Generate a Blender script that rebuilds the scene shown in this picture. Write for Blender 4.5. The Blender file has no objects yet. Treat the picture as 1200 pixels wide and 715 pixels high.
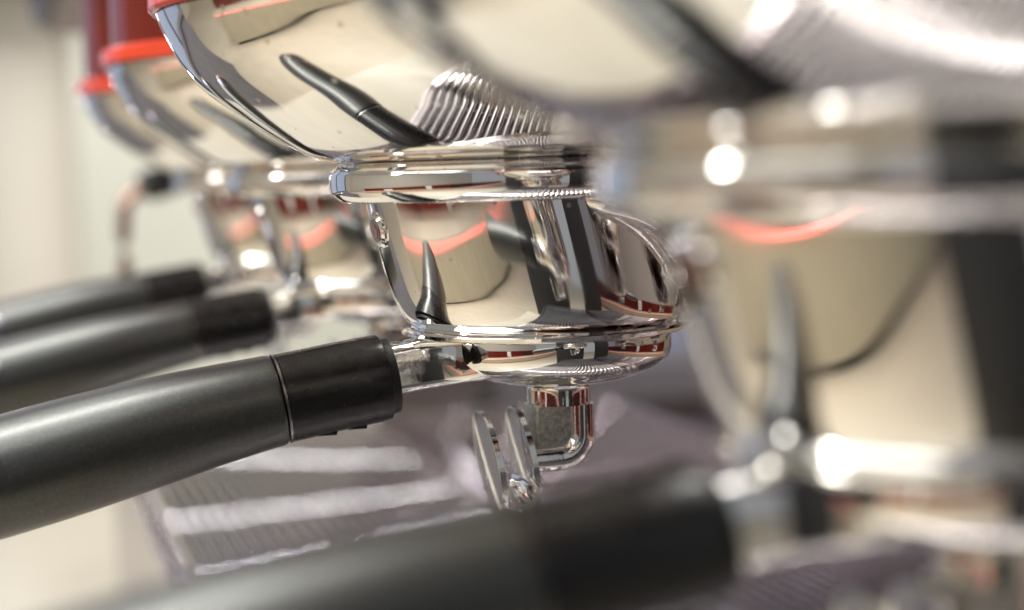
import bpy, bmesh, math, random
from mathutils import Vector, Matrix, noise

R = math.radians
PI = math.pi
C = bpy.context.scene.collection
SC = bpy.context.scene
ZC = 1.25                      # height of the lens above the floor
random.seed(7)

# ------------------------------------------------------------------ camera
cam_d = bpy.data.cameras.new('camera')
cam = bpy.data.objects.new('camera', cam_d)
C.objects.link(cam)
_f = 1987.0
_rho = R(3.0)
_Y = Vector((-598 / _f, 142.5 / _f, 1.0)).normalized()          # the row of groups, in camera axes (right, up, forward)
_Z = Vector((-math.sin(_rho), math.cos(_rho), 0.0))
_Z = (_Z - _Y * _Z.dot(_Y)).normalized()
_X = _Z.cross(_Y)
rot = Matrix(((_X[0], _X[1], -_X[2]), (_Y[0], _Y[1], -_Y[2]), (_Z[0], _Z[1], -_Z[2])))
cam.matrix_world = Matrix.Translation((0, 0, ZC)) @ rot.to_4x4()
cam_d.sensor_width = 36.0
cam_d.sensor_fit = 'HORIZONTAL'
cam_d.lens = _f / 1200 * 36.0
cam_d.clip_start = 0.01
cam_d.clip_end = 60.0
cam_d.dof.use_dof = True
cam_d.dof.focus_distance = 0.500
cam_d.dof.aperture_fstop = 5.4
SC.camera = cam

# ------------------------------------------------------------------ world, lamps, exposure
w = bpy.data.worlds.new('World')
SC.world = w
w.use_nodes = True
w.node_tree.nodes['Background'].inputs[0].default_value = (0.93, 0.95, 1.0, 1)
w.node_tree.nodes['Background'].inputs[1].default_value = 0.30
SC.view_settings.view_transform = 'Standard'
SC.view_settings.look = 'None'
SC.view_settings.exposure = 0.06
SC.view_settings.gamma = 1.0
SC.cycles.use_denoising = True
try:
    SC.cycles.denoiser = 'OPENIMAGEDENOISE'
except Exception:
    pass
SC.cycles.max_bounces = 10
SC.cycles.glossy_bounces = 8
SC.cycles.sample_clamp_indirect = 60.0
SC.cycles.blur_glossy = 0.1
SC.cycles.caustics_reflective = False
SC.cycles.caustics_refractive = False


def area(name, loc, target, sx, sy, watts, col):
    d = bpy.data.lights.new(name, 'AREA')
    d.shape = 'RECTANGLE'
    d.size = sx
    d.size_y = sy
    d.energy = watts
    d.color = col
    o = bpy.data.objects.new(name, d)
    o.location = loc
    v = Vector(target) - Vector(loc)
    o.rotation_euler = v.to_track_quat('-Z', 'Y').to_euler()
    C.objects.link(o)
    return o


# cool daylight from a wide window front-left, a ceiling panel over the aisle, and two unseen fill lamps added
area('window_light', (-0.70, 2.29, 1.56), (-0.70, 0.0, 1.56), 1.10, 1.16, 1.8, (0.58, 0.72, 0.98))
area('ceiling_panel_light', (-1.2, 0.3, 3.3), (-0.9, 0.4, 1.0), 3.0, 5.0, 138, (1.0, 0.985, 0.94))
area('rear_wall_fill', (0.3, 4.1, 3.3), (0.3, 4.9, 1.2), 2.6, 1.0, 85, (1.0, 0.97, 0.93))  # added fill, brightens the pale wall behind the groups
area('streak_fill', (-0.95, 0.6, 2.75), (0.1, 0.6, 1.1), 0.20, 3.2, 66, (1.0, 0.98, 0.94))  # added long lamp for crisp highlight lines on wires and chrome
# tiny lamps added out of view, placed so each glints once on every grate wire
for x, y, z, sx, sz, wt in ((-0.05, 2.235, 0.04, 0.010, 0.010, 0.06), (-0.085, 2.235, 0.12, 0.010, 0.010, 0.07), (-0.037, 2.235, -0.09, 0.010, 0.010, 0.06),
                            (-0.33, 4.85, 0.26, 0.028, 0.028, 0.4)):
    area('glint_light', (x, y, ZC + z), (x * 0.2 + 0.15, 0.95, ZC - 0.15), sx, sz, wt, (0.97, 0.98, 1.0))


# ------------------------------------------------------------------ materials
def newmat(name):
    m = bpy.data.materials.new(name)
    m.use_nodes = True
    nt = m.node_tree
    return m, nt, nt.nodes['Principled BSDF']


def set_in(b, **kw):
    for k, v in kw.items():
        k = k.replace('_', ' ')
        if k in b.inputs:
            b.inputs[k].default_value = v


def mat(name, col, rough=0.5, metal=0.0, var=0.0, vscale=40, rvar=0.0, bump=0.0, bscale=300, coat=0.0, emit=None, es=0):
    m, nt, b = newmat(name)
    b.inputs['Base Color'].default_value = (*col, 1)
    b.inputs['Roughness'].default_value = rough
    b.inputs['Metallic'].default_value = metal
    if coat:
        b.inputs['Coat Weight'].default_value = coat
        b.inputs['Coat Roughness'].default_value = 0.06
    tc = nt.nodes.new('ShaderNodeTexCoord')
    if var:
        n = nt.nodes.new('ShaderNodeTexNoise')
        n.inputs['Scale'].default_value = vscale
        n.inputs['Detail'].default_value = 5
        nt.links.new(tc.outputs['Object'], n.inputs['Vector'])
        r = nt.nodes.new('ShaderNodeValToRGB')
        r.color_ramp.elements[0].position = 0.3
        r.color_ramp.elements[1].position = 0.7
        r.color_ramp.elements[0].color = (*[c * (1 - var) for c in col], 1)
        r.color_ramp.elements[1].color = (*[min(1, c * (1 + var)) for c in col], 1)
        nt.links.new(n.outputs['Fac'], r.inputs['Fac'])
        nt.links.new(r.outputs['Color'], b.inputs['Base Color'])
    if rvar:
        n = nt.nodes.new('ShaderNodeTexNoise')
        n.inputs['Scale'].default_value = vscale * 1.7
        n.inputs['Detail'].default_value = 6
        nt.links.new(tc.outputs['Object'], n.inputs['Vector'])
        mr = nt.nodes.new('ShaderNodeMapRange')
        mr.inputs['From Min'].default_value = 0.35
        mr.inputs['From Max'].default_value = 0.7
        mr.inputs['To Min'].default_value = rough
        mr.inputs['To Max'].default_value = rough + rvar
        nt.links.new(n.outputs['Fac'], mr.inputs['Value'])
        nt.links.new(mr.outputs['Result'], b.inputs['Roughness'])
    if bump:
        n = nt.nodes.new('ShaderNodeTexNoise')
        n.inputs['Scale'].default_value = bscale
        n.inputs['Detail'].default_value = 3
        nt.links.new(tc.outputs['Object'], n.inputs['Vector'])
        bp = nt.nodes.new('ShaderNodeBump')
        bp.inputs['Strength'].default_value = bump
        bp.inputs['Distance'].default_value = 0.0005
        nt.links.new(n.outputs['Fac'], bp.inputs['Height'])
        nt.links.new(bp.outputs['Normal'], b.inputs['Normal'])
    if emit:
        b.inputs['Emission Color'].default_value = (*emit, 1)
        b.inputs['Emission Strength'].default_value = es
    return m


M = {}
M['chrome'] = mat('polished_chrome', (0.90, 0.89, 0.865), 0.022, 1.0, rvar=0.075, vscale=28)
M['cast_chrome'] = mat('cast_chrome', (0.88, 0.87, 0.84), 0.05, 1.0, rvar=0.06, vscale=60, bump=0.05, bscale=500)
M['rough_steel'] = mat('satin_cast_recess', (0.60, 0.59, 0.53), 0.36, 1.0, var=0.3, vscale=700, bump=1.0, bscale=900)
M['maroon'] = mat('dark_maroon_paint', (0.10, 0.035, 0.04), 0.35, var=0.1)
M['splash'] = mat('dark_polished_steel', (0.52, 0.47, 0.48), 0.012, 1.0, rvar=0.02, vscale=12)
M['steel'] = mat('stainless_steel', (0.60, 0.54, 0.55), 0.14, 1.0, rvar=0.08, vscale=12)
M['darksteel'] = mat('dark_trim_metal', (0.30, 0.29, 0.28), 0.25, 1.0)
M['rod'] = mat('grate_wire', (0.69, 0.65, 0.655), 0.012, 1.0)
M['pan'] = mat('wet_drip_pan', (0.075, 0.04, 0.042), 0.6, 0.0, var=0.3, vscale=18)
M['handle'] = mat('speckled_dark_metallic_lacquer', (0.10, 0.102, 0.098), 0.33, 0.8, var=0.14, vscale=1100, bump=0.07, bscale=1300)
M['ferrule'] = mat('glossy_black_plastic', (0.010, 0.009, 0.009), 0.20, 0.0, rvar=0.12, vscale=90)
M['rubber'] = mat('black_rubber', (0.012, 0.012, 0.012), 0.5, 0.0, bump=0.2)
M['red'] = mat('orange_red_lacquer', (0.66, 0.045, 0.010), 0.22, 0.0, coat=0.6, var=0.05, vscale=20)
M['deepred'] = mat('dark_red_lacquer', (0.13, 0.008, 0.003), 0.07, 0.0, coat=0.0, var=0.08, vscale=14)
M['orange'] = mat('copper_orange_plastic', (0.85, 0.20, 0.08), 0.35)
M['badge'] = mat('polished_badge', (0.35, 0.32, 0.40), 0.12, 1.0)
M['dark'] = mat('black_paint', (0.012, 0.012, 0.013), 0.45, var=0.3, vscale=8)
M['navy'] = mat('dark_blue_paint_and_shade', (0.045, 0.055, 0.10), 0.35, var=0.15, vscale=20)
M['cream'] = mat('cream_panel', (0.72, 0.66, 0.54), 0.55, var=0.03, vscale=4)
M['pinkcream'] = mat('warm_cream_plaster', (0.78, 0.735, 0.65), 0.7, var=0.03, vscale=3)
M['greencream'] = mat('pale_green_grey_plaster', (0.70, 0.71, 0.63), 0.7, var=0.03, vscale=3)
M['khaki'] = mat('khaki_counter_front', (0.52, 0.465, 0.35), 0.5, var=0.06, vscale=6)
M['floor'] = mat('beige_floor', (0.50, 0.435, 0.335), 0.45, var=0.06, vscale=5)
M['slate'] = mat('blue_grey_lacquer', (0.150, 0.148, 0.168), 0.5, var=0.1, vscale=6)
M['worktop'] = mat('beige_worktop', (0.43, 0.39, 0.315), 0.35, var=0.06, vscale=12)
M['benchtop'] = mat('beige_bench_top', (0.42, 0.36, 0.28), 0.4, var=0.05)
M['mauve'] = mat('dark_mauve_matte', (0.14, 0.12, 0.118), 0.8, var=0.15, vscale=6)
M['white'] = mat('white_paint', (0.82, 0.82, 0.82), 0.5, var=0.03, vscale=6)
M['led'] = mat('red_light_strip', (0.9, 0.3, 0.25), 0.5, emit=(1.0, 0.22, 0.19), es=2.8)
M['brown'] = mat('copper_brown_metal', (0.45, 0.27, 0.21), 0.25, 0.9, var=0.1, vscale=30)



def specks(m, scale, size, rough=None, col=None):
    """sparse dried drops / dust: cells whose random value is high carry a small dot."""
    nt = m.node_tree
    b = nt.nodes['Principled BSDF']
    tc = nt.nodes.new('ShaderNodeTexCoord')
    v = nt.nodes.new('ShaderNodeTexVoronoi')
    v.inputs['Scale'].default_value = scale
    nt.links.new(tc.outputs['Object'], v.inputs['Vector'])
    dot = nt.nodes.new('ShaderNodeMath')
    dot.operation = 'LESS_THAN'
    dot.inputs[1].default_value = size
    nt.links.new(v.outputs['Distance'], dot.inputs[0])
    sep = nt.nodes.new('ShaderNodeSeparateColor')
    nt.links.new(v.outputs['Color'], sep.inputs['Color'])
    pick = nt.nodes.new('ShaderNodeMath')
    pick.operation = 'GREATER_THAN'
    pick.inputs[1].default_value = 0.72
    nt.links.new(sep.outputs[0], pick.inputs[0])
    mul = nt.nodes.new('ShaderNodeMath')
    mul.operation = 'MULTIPLY'
    nt.links.new(dot.outputs[0], mul.inputs[0])
    nt.links.new(pick.outputs[0], mul.inputs[1])
    for sock, val in (('Roughness', rough), ('Base Color', col)):
        if val is None:
            continue
        mx = nt.nodes.new('ShaderNodeMix')
        mx.data_type = 'RGBA' if sock == 'Base Color' else 'FLOAT'
        k = 6 if sock == 'Base Color' else 2
        nt.links.new(mul.outputs[0], mx.inputs[0])
        src = b.inputs[sock]
        if src.is_linked:
            nt.links.new(src.links[0].from_socket, mx.inputs[k])
        else:
            mx.inputs[k].default_value = src.default_value
        mx.inputs[k + 1].default_value = val
        nt.links.new(mx.outputs[2 if sock == 'Base Color' else 0], src)


specks(M['chrome'], 190, 0.16, rough=0.28, col=(0.70, 0.67, 0.62, 1))
specks(M['handle'], 520, 0.10, rough=0.5, col=(0.20, 0.20, 0.19, 1))
specks(M['ferrule'], 480, 0.10, rough=0.5, col=(0.08, 0.08, 0.075, 1))


# ------------------------------------------------------------------ mesh helpers
def finish(name, bm, m, parent=None, sharp=38, loc=None):
    bmesh.ops.recalc_face_normals(bm, faces=bm.faces[:])
    me = bpy.data.meshes.new(name)
    bm.to_mesh(me)
    bm.free()
    for mm in (m if isinstance(m, (list, tuple)) else (m,)):
        me.materials.append(mm)
    for p in me.polygons:
        p.use_smooth = True
    me.set_sharp_from_angle(angle=R(sharp))
    o = bpy.data.objects.new(name, me)
    C.objects.link(o)
    if parent:
        o.parent = parent
    if loc:
        o.location = loc
    return o


def smooth_profile(pts, n=6):
    """Catmull-Rom through tuples, n steps a span."""
    out = []
    P = [pts[0]] + list(pts) + [pts[-1]]
    for i in range(1, len(P) - 2):
        for k in range(n):
            t = k / n
            q = []
            for a, b, c, d in zip(P[i - 1], P[i], P[i + 1], P[i + 2]):
                q.append(0.5 * (2 * b + (c - a) * t + (2 * a - 5 * b + 4 * c - d) * t * t + (3 * b - a - 3 * c + d) * t ** 3))
            out.append(tuple(q))
    out.append(tuple(pts[-1]))
    return out


def loft(bm, rings, seg=96, cap0=True, cap1=True, mi=0):
    """rings of (radius, z, centre x) in millimetres, horizontal circles."""
    prev = None
    first = last = None
    for r, z, cx in rings:
        vs = [bm.verts.new(((cx + r * math.cos(2 * PI * k / seg)) / 1000, r * math.sin(2 * PI * k / seg) / 1000, z / 1000)) for k in range(seg)]
        if prev:
            for k in range(seg):
                f = bm.faces.new((prev[k], prev[(k + 1) % seg], vs[(k + 1) % seg], vs[k]))
                f.material_index = mi
        else:
            first = vs
        prev = vs
    last = prev
    if cap0:
        bm.faces.new(first).material_index = mi
    if cap1:
        bm.faces.new(list(reversed(last))).material_index = mi


def tube(bm, path, radii, seg=32, cap=True, mi=0, squash=1.0, up=Vector((0, 0, 1))):
    """round tube along points (metres); squash scales the second axis."""
    path = [Vector(p) for p in path]
    prev = None
    first = None
    n = len(path)
    for i, p in enumerate(path):
        t = (path[min(i + 1, n - 1)] - path[max(i - 1, 0)]).normalized()
        a = up.cross(t)
        if a.length < 1e-4:
            a = Vector((0, 1, 0)).cross(t)
        a.normalize()
        b = t.cross(a)
        r = radii[i] if isinstance(radii, (list, tuple)) else radii
        vs = [bm.verts.new(p + a * (r * math.cos(2 * PI * k / seg)) + b * (r * squash * math.sin(2 * PI * k / seg))) for k in range(seg)]
        if prev:
            for k in range(seg):
                bm.faces.new((prev[k], prev[(k + 1) % seg], vs[(k + 1) % seg], vs[k])).material_index = mi
        else:
            first = vs
        prev = vs
    if cap:
        bm.faces.new(first).material_index = mi
        bm.faces.new(list(reversed(prev))).material_index = mi


def box(bm, x0, x1, y0, y1, z0, z1, bev=0.0, mi=0):
    r = bmesh.ops.create_cube(bm, size=1.0)
    vs = r['verts']
    for v in vs:
        v.co = Vector(((x0 + x1) / 2 + v.co.x * (x1 - x0), (y0 + y1) / 2 + v.co.y * (y1 - y0), (z0 + z1) / 2 + v.co.z * (z1 - z0)))
    fs = list({f for v in vs for f in v.link_faces})
    for f in fs:
        f.material_index = mi
    if bev:
        es = list({e for f in fs for e in f.edges})
        bmesh.ops.bevel(bm, geom=es, offset=bev, segments=3, profile=0.6, affect='EDGES')


def boxobj(name, m, x0, x1, y0, y1, z0, z1, bev=0.0, parent=None):
    bm = bmesh.new()
    box(bm, x0, x1, y0, y1, z0, z1, bev)
    return finish(name, bm, m, parent)


def rrect(w, h, r, n=5):
    """rounded rectangle outline, centred."""
    out = []
    for cx, cy, a0 in ((w / 2 - r, h / 2 - r, 0), (-w / 2 + r, h / 2 - r, 90), (-w / 2 + r, -h / 2 + r, 180), (w / 2 - r, -h / 2 + r, 270)):
        for k in range(n + 1):
            a = R(a0 + 90 * k / n)
            out.append((cx + r * math.cos(a), cy + r * math.sin(a)))
    return out


def sections(bm, secs, cap=True, mi=0):
    """loft a list of equal-length 3-D outlines."""
    prev = first = None
    for s in secs:
        vs = [bm.verts.new(Vector(p)) for p in s]
        if prev:
            n = len(vs)
            for k in range(n):
                bm.faces.new((prev[k], prev[(k + 1) % n], vs[(k + 1) % n], vs[k])).material_index = mi
        else:
            first = vs
        prev = vs
    if cap:
        bm.faces.new(first).material_index = mi
        bm.faces.new(list(reversed(prev))).material_index = mi


def thing(name, label, cat, loc=(0, 0, 0), group=None):
    o = bpy.data.objects.new(name, None)
    o.empty_display_size = 0.05
    C.objects.link(o)
    o.location = loc
    o['label'] = label
    o['category'] = cat
    if group:
        o['group'] = group
    return o


def tag(o, label, cat, group=None):
    o['label'] = label
    o['category'] = cat
    if group:
        o['group'] = group
    return o


def structure(o):
    o['kind'] = 'structure'
    return o


def copy_tree(o, parent=None):
    c = o.copy()
    C.objects.link(c)
    if parent:
        c.parent = parent
    for ch in list(o.children):
        copy_tree(ch, c)
    return c


# ------------------------------------------------------------------ setting
structure(boxobj('floor', M['floor'], -6, 5, -6.5, 8, -0.1, 0.0))
structure(boxobj('back_wall', M['pinkcream'], -6, 5, 5.2, 5.35, 0.0, 3.6))
tag(boxobj('backdrop', M['mauve'], -3.2, -0.12, 5.02, 5.10, 0.0, 2.9, 0.01), 'dark curtain added out of view on the far wall to darken reflections in the steel', 'backdrop')  # unseen, added to darken what the grate and backsplash mirror
structure(boxobj('added_dark_band', M['mauve'], -0.11, 2.2, 4.98, 5.08, ZC + 0.62, 3.1, 0.01))  # unseen dark band, added so the grate wires mirror less pale wall
structure(boxobj('side_wall', M['pinkcream'], -5.2, -5.05, -6.0, 5.19, 0.0, 3.6))
tag(boxobj('wall_panel', M['greencream'], 0.21, 1.9, 5.10, 5.195, 0.0, 3.4, 0.01), 'pale green-grey wall panel standing behind the farthest group head', 'wall panel')

# blue-grey partition with a window, just outside the left edge, mirrored in the chrome
win = thing('window_partition', 'blue-grey partition with a tall window mirrored at the left edges of the chrome', 'partition', (-0.70, 2.3, 0))
boxobj('lower_panel', M['slate'], -0.62, 0.667, 0.0, 0.08, 0.02, 0.91, 0.004, win)
boxobj('window_sill', M['slate'], -0.64, 0.62, -0.05, 0.08, 0.914, 0.97, 0.004, win)
boxobj('upper_panel', M['slate'], -0.62, 0.62, 0.0, 0.08, 2.18, 2.9, 0.004, win)
for x in (-0.59, 0.06, 0.636):
    boxobj('mullion', M['navy'], x - 0.03, x + 0.03, -0.04, 0.075, 0.974, 2.176, 0.004, win)

# counter the machine stands on
ct = thing('serving_counter', 'beige counter under the espresso machine', 'counter', (0.4, 0.8, 0))
boxobj('worktop', M['worktop'], -0.48, 0.42, -0.77, 1.3, 0.86, 0.90, 0.004, ct)
boxobj('counter_front', M['khaki'], -0.45, 0.40, -0.74, 1.25, 0.0, 0.857, 0.0, ct)

# second bar across the aisle with a lit edge, mirrored in the chrome
bar = thing('display_bench', 'low khaki display bench with a red lit edge across the aisle, mirrored in the chrome', 'display bench', (-1.9, 0, 0))
boxobj('bench_front', M['khaki'], -0.30, 0.0, -6.0, 1.85, 0.06, 0.462, 0.0, bar)
boxobj('plinth', M['dark'], -0.28, -0.03, -5.95, 1.82, 0.0, 0.057, 0.0, bar)  # black colour stands for the shadow under the bench front
boxobj('bench_top', M['benchtop'], -0.31, 0.012, -6.02, 1.87, 0.482, 0.50, 0.003, bar)
boxobj('light_strip', M['led'], -0.30, 0.008, -6.0, 1.85, 0.4655, 0.479, 0.0, bar)
boxobj('red_screen', M['deepred'], -0.38, -0.325, -6.0, 1.83, 0.0, 0.90, 0.0, bar)
for y0, y1, z0, z1, m in ((0.65, 0.95, 0.57, 0.82, 'white'), (-0.6, -0.42, 0.53, 0.88, 'white'), (-1.9, -1.4, 0.51, 0.78, 'dark'), (-2.7, -2.3, 0.51, 0.80, 'dark')):
    boxobj('notice_board', M[m], -0.322, -0.28, y0, y1, z0, z1, 0.004, bar)
standin = boxobj('standin_panel', M['dark'], -0.135, 0.27, -0.42, -0.35, 0.0, 1.9, 0.01)  # plain black panel in place of the person behind the camera
tag(standin, 'black panel standing in for the person behind the camera, mirrored as a dark upright strip', 'panel')

# ------------------------------------------------------------------ espresso machine
GX, GY, S = 0.1524, 0.4944, 0.24
Y0, Y1 = 0.10, 1.36
mach = thing('espresso_machine', 'chrome and red espresso machine with four group heads in a row', 'espresso machine', (GX, GY, 0.9))


def mz(o):                      # parts built in world metres, parented to the machine
    o.matrix_parent_inverse = Matrix.Translation(-Vector(mach.location))
    return o


mz(boxobj('backsplash', M['splash'], 0.283, 0.300, Y0, Y1, ZC - 0.215, ZC + 0.116, 0.0, mach))
mz(boxobj('housing', M['deepred'], 0.303, 0.72, Y0, Y1, 0.96, ZC + 0.30, 0.01, mach))
bm = bmesh.new()
sec = [(0.033, 0.118), (0.028, 0.128), (0.030, 0.20), (0.06, 0.29), (0.10, 0.32), (0.299, 0.32), (0.299, 0.118)]
sections(bm, [[(x, y, ZC + z) for x, z in sec] for y in (Y0, Y1)])
mz(finish('hood', bm, M['dark'], mach))
mz(boxobj('hood_underside', M['maroon'], 0.040, 0.280, Y0 + 0.004, Y1 - 0.004, ZC + 0.113, ZC + 0.1175, 0.0, mach))
mz(boxobj('base', M['navy'], 0.088, 0.70, Y0, Y1, 0.902, 0.958, 0.0, mach))  # dark blue stands for the shadow gap under the machine
mz(boxobj('front_panel', M['steel'], 0.072, 0.0775, Y0, Y1, 0.922, ZC - 0.206, 0.001, mach))


def make_group(name='group_head'):
    # bell: wide chrome bowl narrowing down to the collar, axis leaning
    def cx(z):
        return (-5.8 - 0.18 * (z - 2)) / 0.957
    prof = [(93.4, 46.8), (92.2, 41), (89.0, 32), (84.0, 24.8), (75.4, 17.2), (66.4, 10.5), (58.5, 5.6), (51.5, 3.2)]
    rings = [(r, z, cx(z)) for r, z in smooth_profile(prof, 7)]
    bm = bmesh.new()
    loft(bm, rings, 128)
    g = finish(name, bm, M['chrome'], None, 50)
    # red ring and red drum above
    bm = bmesh.new()
    c = cx(50)
    loft(bm, [(92, 47.0, c), (94, 47.2, c), (95.0, 48.2, c), (95.0, 53.2, c), (94, 54.2, c), (91, 54.4, c)], 128)
    finish('ring', bm, M['red'], g)
    bm = bmesh.new()
    loft(bm, [(90.5, 54.6, c), (90.5, 112.6, c)], 128)
    finish('drum', bm, M['deepred'], g)
    # collar
    bm = bmesh.new()
    c = -5.2
    loft(bm, [(46, 3.0, c), (50.6, 2.8, c), (51.2, 2.6, c), (53.5, 0.7, c), (53.9, 0.1, c), (54.1, -0.8, c), (54.15, -2.8, c), (54.1, -4.8, c), (53.9, -5.7, c), (53.5, -6.3, c), (51.2, -8.3, c), (50.5, -8.7, c), (40, -8.9, c)], 128)
    finish('collar', bm, M['chrome'], g, 40)
    # body: leaning barrel with a rounded lower edge and a lip
    def bx(z):
        return (-4.0 + (-9 - z) * 8.6 / 36) / 0.957
    prof = [(44.4, -8.9), (44.45, -12), (44.5, -16), (44.5, -21), (44.4, -28), (44.2, -34), (43.8, -39), (42.8, -43.6), (40.9, -46.8), (38.5, -48.2), (30, -48.4)]
    bm = bmesh.new()
    loft(bm, [(r, z, bx(z)) for r, z in smooth_profile(prof, 5)], 128)
    body = finish('group_body', bm, M['chrome'], g, 50)
    # lower lip
    bm = bmesh.new()
    c = bx(-47)
    loft(bm, [(38, -46.9, c), (43.4, -47.1, c), (44.3, -47.9, c), (44.0, -48.9, c), (42.5, -49.5, c), (36, -49.7, c)], 128)
    finish('rim', bm, M['chrome'], g, 50)
    # bent chrome lug on the right flank of the body
    bm = bmesh.new()
    pts = []
    for r, z, a in ((41.0, -8.0, -76), (45.5, -10.0, -72), (47.2, -12.2, -64), (47.8, -15.5, -54), (48.0, -21, -43), (48.0, -27, -34), (47.4, -32, -28), (44.0, -35, -25)):
        pts.append(((bx(z) + r * math.cos(R(a))) / 1000, r * math.sin(R(a)) / 1000, z / 1000))
    pts = smooth_profile(pts, 4)
    tube(bm, pts, [0.0036] * len(pts), 24)
    finish('lug', bm, M['chrome'], g)
    # hex plug on the left shoulder of the body
    ang = R(185)
    zz = -16.5
    base = Vector(((bx(zz) + 43.0 * math.cos(ang)) / 1000, 43.2 * math.sin(ang) / 1000, zz / 1000))
    n = Vector((math.cos(ang), math.sin(ang), -0.22)).normalized()
    bm = bmesh.new()
    tube(bm, [base - n * 0.002, base + n * 0.0018, base + n * 0.0026], [0.0056, 0.0056, 0.0048], 32)
    pl = finish('plug', bm, M['chrome'], g)
    bm = bmesh.new()
    tube(bm, [base + n * 0.0024, base + n * 0.0030], [0.0026, 0.0026], 6)
    tube(bm, [base + n * 0.0025, base + n * 0.0028], [0.0036, 0.0036], 24)
    finish('plug_socket', bm, M['brown'], g)
    return g


def make_portafilter():
    root = bpy.data.objects.new('portafilter', None)
    root.empty_display_size = 0.05
    C.objects.link(root)
    c = 9.1
    bm = bmesh.new()
    prof = [(34.4, -49.9), (35.0, -50.6), (35.0, -54.5), (34.2, -57.6), (31.8, -60.2), (28.5, -61.8)]
    rings = [(r, z, c) for r, z in smooth_profile(prof, 4)]
    rings += [(r, z, c) for r, z in smooth_profile([(27.6, -62.0), (23.5, -63.8), (18.5, -65.0), (13, -65.8), (10.6, -66.4)], 3)]
    loft(bm, rings, 96)
    finish('bowl', bm, M['chrome'], root, 40)
    # neck
    bm = bmesh.new()
    secs = []
    for x, z, wy, hz in ((-50, -59.0, 15.5, 14.8), (-44, -58.6, 15.5, 15.0), (-36, -57.6, 15.5, 15.2), (-28, -56.9, 17, 14.6), (-24, -56.4, 22, 14.0), (-18, -56.0, 30, 12.6), (-10, -55.6, 34, 11.0)):
        secs.append([(x / 1000, a / 1000, (z + b) / 1000) for a, b in rrect(wy, hz, 3.0)])
    sections(bm, secs)
    neck = finish('neck', bm, M['cast_chrome'], root, 40)
    # ferrule and handle on a gently drooping line
    def hp(x):                                       # centre line height (mm) by x
        t = (-46 - x)
        return -61.0 - 0.137 * t - 0.0007 * max(0, t - 10) ** 2 * (1 if t < 80 else 0) - (0 if t < 80 else 0.0007 * 70 ** 2 + (t - 80) * 0.09)
    def line(spec):
        return [(x / 1000, 0, hp(x) / 1000) for x, r in spec], [r / 1000 for x, r in spec]
    bm = bmesh.new()
    p_, r_ = line([(-45.8, 12.4), (-46.2, 12.9), (-48, 13.1), (-62, 13.1), (-76.3, 13.2)])
    tube(bm, p_, r_, 64)
    for k in range(2):                               # moulded tabs under the ferrule
        x0 = -55 - 9 * k
        box(bm, (x0 - 3) / 1000, (x0 + 3) / 1000, -0.0035, 0.0035, (hp(x0) - 13.5) / 1000, (hp(x0) - 11.5) / 1000, 0.0006)
    fer = finish('ferrule', bm, M['ferrule'], root, 35)
    bm = bmesh.new()
    p_, r_ = line([(-43.0, 9.5), (-43.2, 11.2), (-45.6, 11.6), (-46.4, 11.4)])
    tube(bm, p_, r_, 48)
    finish('seal', bm, M['rubber'], fer)
    bm = bmesh.new()
    p_, r_ = line([(-76.5, 13.0), (-76.6, 13.4), (-77.3, 13.4), (-77.4, 13.0)])
    tube(bm, p_, r_, 64)
    finish('trim_ring', bm, M['darksteel'], fer)
    spec = [(-77.9, 13.0), (-78.6, 13.5), (-84, 13.8), (-95, 14.5), (-108, 15.4), (-122, 16.2), (-138, 16.8), (-155, 17.0), (-170, 16.8), (-182, 16.0), (-188, 14.8), (-190, 13.2)]
    spec = smooth_profile(spec, 4)
    bm = bmesh.new()
    p_, r_ = line(spec)
    tube(bm, p_, r_, 72)
    han = finish('handle', bm, M['handle'], root, 40)
    bm = bmesh.new()
    p_, r_ = line([(-190.1, 12.6), (-191.5, 12.2), (-192.5, 10.5)])
    tube(bm, p_, r_, 48)
    finish('end_cap', bm, M['orange'], han)

    def patch(name, x0, x1, a0, a1, lift, m, oval=False):
        """thin curved plate on the near side of the handle, between angles measured from straight down towards the viewer."""
        bm = bmesh.new()
        nx, na = 14, 12
        grid = []
        rr = {}
        def rad(x):
            for (xa, ra), (xb, rb) in zip(spec, spec[1:]):
                if xb <= x <= xa:
                    return ra + (rb - ra) * (xa - x) / max(1e-6, xa - xb)
            return spec[-1][1]
        layers = []
        for lf in (lift, -0.4):
            rows = []
            for i in range(nx + 1):
                row = []
                for j in range(na + 1):
                    u, v = -1 + 2 * i / nx, -1 + 2 * j / na
                    if oval:                                       # square-to-disc mapping
                        u, v = u * math.sqrt(1 - v * v / 2), v * math.sqrt(1 - u * u / 2)
                    x = (x0 + x1) / 2 + u * (x1 - x0) / 2
                    a = R((a0 + a1) / 2 + v * (a1 - a0) / 2)
                    r = rad(x) + lf
                    sl = (hp(x + 0.5) - hp(x - 0.5))
                    tn = Vector((1, 0, sl)).normalized()
                    dn = Vector((tn.z, 0, -tn.x))
                    q = Vector((x, 0, hp(x))) + dn * (r * math.cos(a)) + Vector((0, -r * math.sin(a), 0))
                    row.append(bm.verts.new(q / 1000))
                rows.append(row)
            layers.append(rows)
        for rows in layers:
            for i in range(nx):
                for j in range(na):
                    bm.faces.new((rows[i][j], rows[i + 1][j], rows[i + 1][j + 1], rows[i][j + 1]))
        t, b = layers
        rim = [(i, 0) for i in range(nx)] + [(nx, j) for j in range(na)] + [(i, na) for i in range(nx, 0, -1)] + [(0, j) for j in range(na, 0, -1)]
        for k in range(len(rim)):
            (i, j), (i2, j2) = rim[k], rim[(k + 1) % len(rim)]
            bm.faces.new((t[i][j], t[i2][j2], b[i2][j2], b[i][j]))
        return finish(name, bm, m, han, 40)
    patch('badge', -178, -155.2, 92, 142, 0.4, M['badge'], True)
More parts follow.
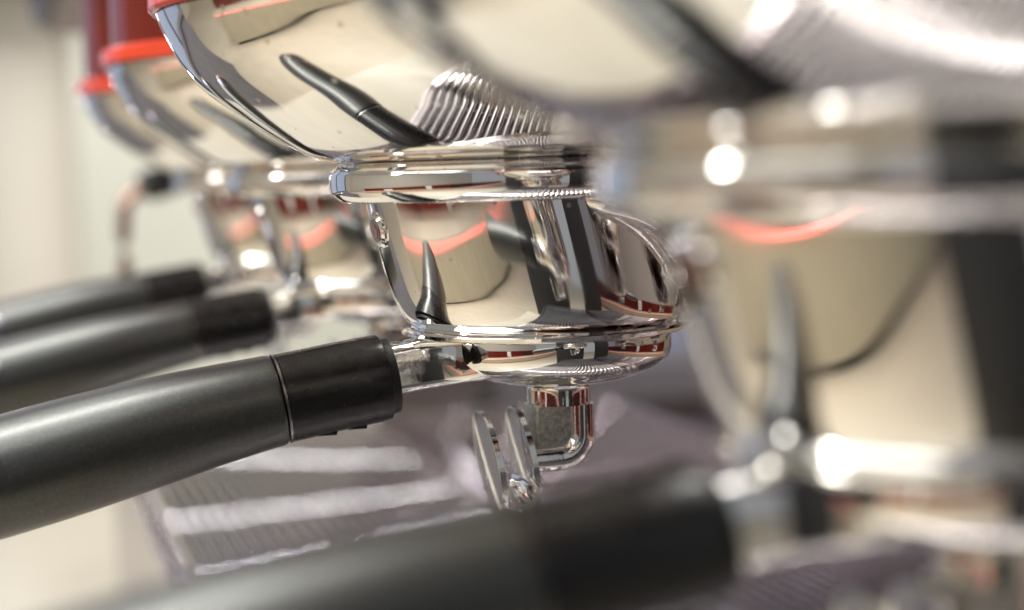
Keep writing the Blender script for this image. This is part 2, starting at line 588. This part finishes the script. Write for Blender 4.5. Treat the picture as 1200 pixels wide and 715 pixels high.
    # spout: stem, elbow with flat recessed cheek, and the double spout seen from its end
    bm = bmesh.new()
    loft(bm, smooth_profile([(10.6, -66.2, c), (9.9, -66.9, c), (9.7, -68.5, c), (9.7, -72.4, c)], 3), 48)
    sp = finish('spout_stem', bm, M['cast_chrome'], root)
    bm = bmesh.new()
    # raised tube down the outer side and round the bend
    path = [((c + 5.4) / 1000, 0, -72.3 / 1000)]
    for k in range(11):
        a = R(90 * k / 10)
        path.append(((c - 2.0 + 7.4 * math.cos(a)) / 1000, 0, (-81.2 - 7.4 * math.sin(a)) / 1000))
    path.append(((c - 12) / 1000, 0, -88.6 / 1000))
    path = [Vector(p) for p in path]
    secs = []
    for i, p in enumerate(path):
        t = (path[min(i + 1, len(path) - 1)] - path[max(i - 1, 0)]).normalized()
        nn = Vector((-t.z, 0, t.x))
        secs.append([p + nn * (u / 1000) + Vector((0, v / 1000, 0)) for u, v in rrect(8.4, 17.6, 3.9)])
    sections(bm, secs)
    finish('elbow', bm, M['cast_chrome'], sp, 40)
    bm = bmesh.new()
    box(bm, -0.0006, (c + 3.0) / 1000, -0.0066, 0.0066, -0.0868, -0.0722, 0.0010)
    finish('cheek', bm, M['rough_steel'], sp)
    # two oval plates
    def plate(xc, zc, hy, hz, th, lean):
        bm = bmesh.new()
        secs = []
        for off, sc in ((-th / 2, 0.93), (-th / 2 + 0.25, 1.0), (th / 2 - 0.25, 1.0), (th / 2, 0.93)):
            ring = []
            for k in range(40):
                a = 2 * PI * k / 40
                y, z = hy * sc * math.cos(a), hz * sc * math.sin(a)
                ring.append(((xc + off - z * lean) / 1000, y / 1000, (zc + z) / 1000))
            secs.append(ring)
        sections(bm, secs)
        return finish('spout_plate', bm, M['cast_chrome'], sp, 40)
    plate(-13.6, -89.2, 13.0, 16.0, 2.3, 0.16)
    plate(-3.0, -88.5, 13.0, 16.0, 2.3, 0.16)
    bm = bmesh.new()                                    # trough joining the plates
    secs = []
    for y, dz in ((-13, 0), (-8, 1.5), (0, 3), (8, 1.5), (13, 0)):
        ring = []
        for k in range(13):
            a = R(180 + 180 * k / 12)
            ring.append(((-6.7 + 5.0 * math.cos(a)) / 1000, y / 1000, (-96 + dz + 6.5 * math.sin(a)) / 1000))
        for k in range(13):
            a = R(360 - 180 * k / 12)
            ring.append(((-6.7 + 3.9 * math.cos(a)) / 1000, y / 1000, (-95.4 + dz + 5.2 * math.sin(a)) / 1000))
        secs.append(ring)
    sections(bm, secs)
    finish('trough', bm, M['cast_chrome'], sp, 40)
    return root


group0 = make_group()
pf0 = make_portafilter()
labels = ['sharp portafilter in the middle with black ferrule and chrome double spout',
          'blurred dark portafilter closest to the viewer, its handle crossing the bottom edge',
          'blurred portafilter just behind the sharp one, pale sheen along its handle',
          'farthest portafilter, its thin handle topmost of all at the left edge']
for k, lab in zip((0, -1, 1, 2), labels):
    g = group0 if k == 0 else copy_tree(group0)
    g.location = (GX, GY + k * S, ZC)
    g.parent = mach
    mz(g)
    q = pf0 if k == 0 else copy_tree(pf0)
    q.location = (GX, GY + k * S, ZC)
    q.rotation_euler = (0, 0, R((0.6, 0.0, 0.0, -0.9)[k + 1] if k != 0 else 0.0))
    tag(q, lab, 'portafilter', 'portafilters locked in the row of group heads')

# steam wand beyond the last group
bm = bmesh.new()
pts = smooth_profile([(0.150, 1.30, ZC + 0.117), (0.148, 1.30, ZC + 0.045), (0.130, 1.30, ZC + 0.005), (0.100, 1.30, ZC - 0.008), (0.086, 1.30, ZC - 0.03), (0.088, 1.30, ZC - 0.13)], 6)
tube(bm, pts, 0.0052, 20)
wand = mz(finish('steam_wand', bm, M['brown'], mach))
bm = bmesh.new()
tube(bm, pts[11:19], [0.009, 0.0115, 0.012, 0.012, 0.012, 0.012, 0.0115, 0.009], 20)
gr = finish('wand_grip', bm, M['rubber'], wand)

# ------------------------------------------------------------------ drip tray
tray = thing('drip_tray', 'steel drip tray with wire grate under the spouts', 'drip tray', (0.18, 0.7, ZC - 0.26))


def tz(o):
    o.parent = tray
    o.matrix_parent_inverse = Matrix.Translation(-Vector(tray.location))
    return o


TX0, TX1, TZ = 0.084, 0.268, ZC - 0.2
tz(boxobj('pan', M['pan'], TX0, 0.281, Y0, Y1, TZ - 0.055, TZ - 0.022, 0.0))
tz(boxobj('front_rim', M['steel'], TX0 - 0.006, TX0 - 0.001, Y0, Y1, TZ - 0.046, TZ + 0.004, 0.001))
tz(boxobj('back_rail', M['steel'], TX1 - 0.002, 0.2815, Y0, Y1, TZ - 0.02, TZ + 0.004, 0.001))
n = 24
wire = None
for k in range(n):
    x = TX0 + 0.003 + (TX1 - TX0 - 0.008) * k / (n - 1)
    if wire is None:
        bm = bmesh.new()
        tube(bm, [(0, Y0 + 0.004 + (Y1 - Y0 - 0.008) * j / 12, 0) for j in range(13)], 0.0030, 12)
        wire = finish('wire', bm, M['rod'])
        o = wire
    else:
        o = wire.copy()
        C.objects.link(o)
    o.location = (x, 0, TZ)
    tz(o)
cross = None
for k in range(11):
    y = Y0 + 0.03 + (Y1 - Y0 - 0.06) * k / 10
    if cross is None:
        bm = bmesh.new()
        tube(bm, [(TX0, 0, 0), (TX1, 0, 0)], 0.0024, 10)
        cross = finish('cross_wire', bm, M['rod'])
        o = cross
    else:
        o = cross.copy()
        C.objects.link(o)
    o.location = (0, y, TZ - 0.0045)
    tz(o)
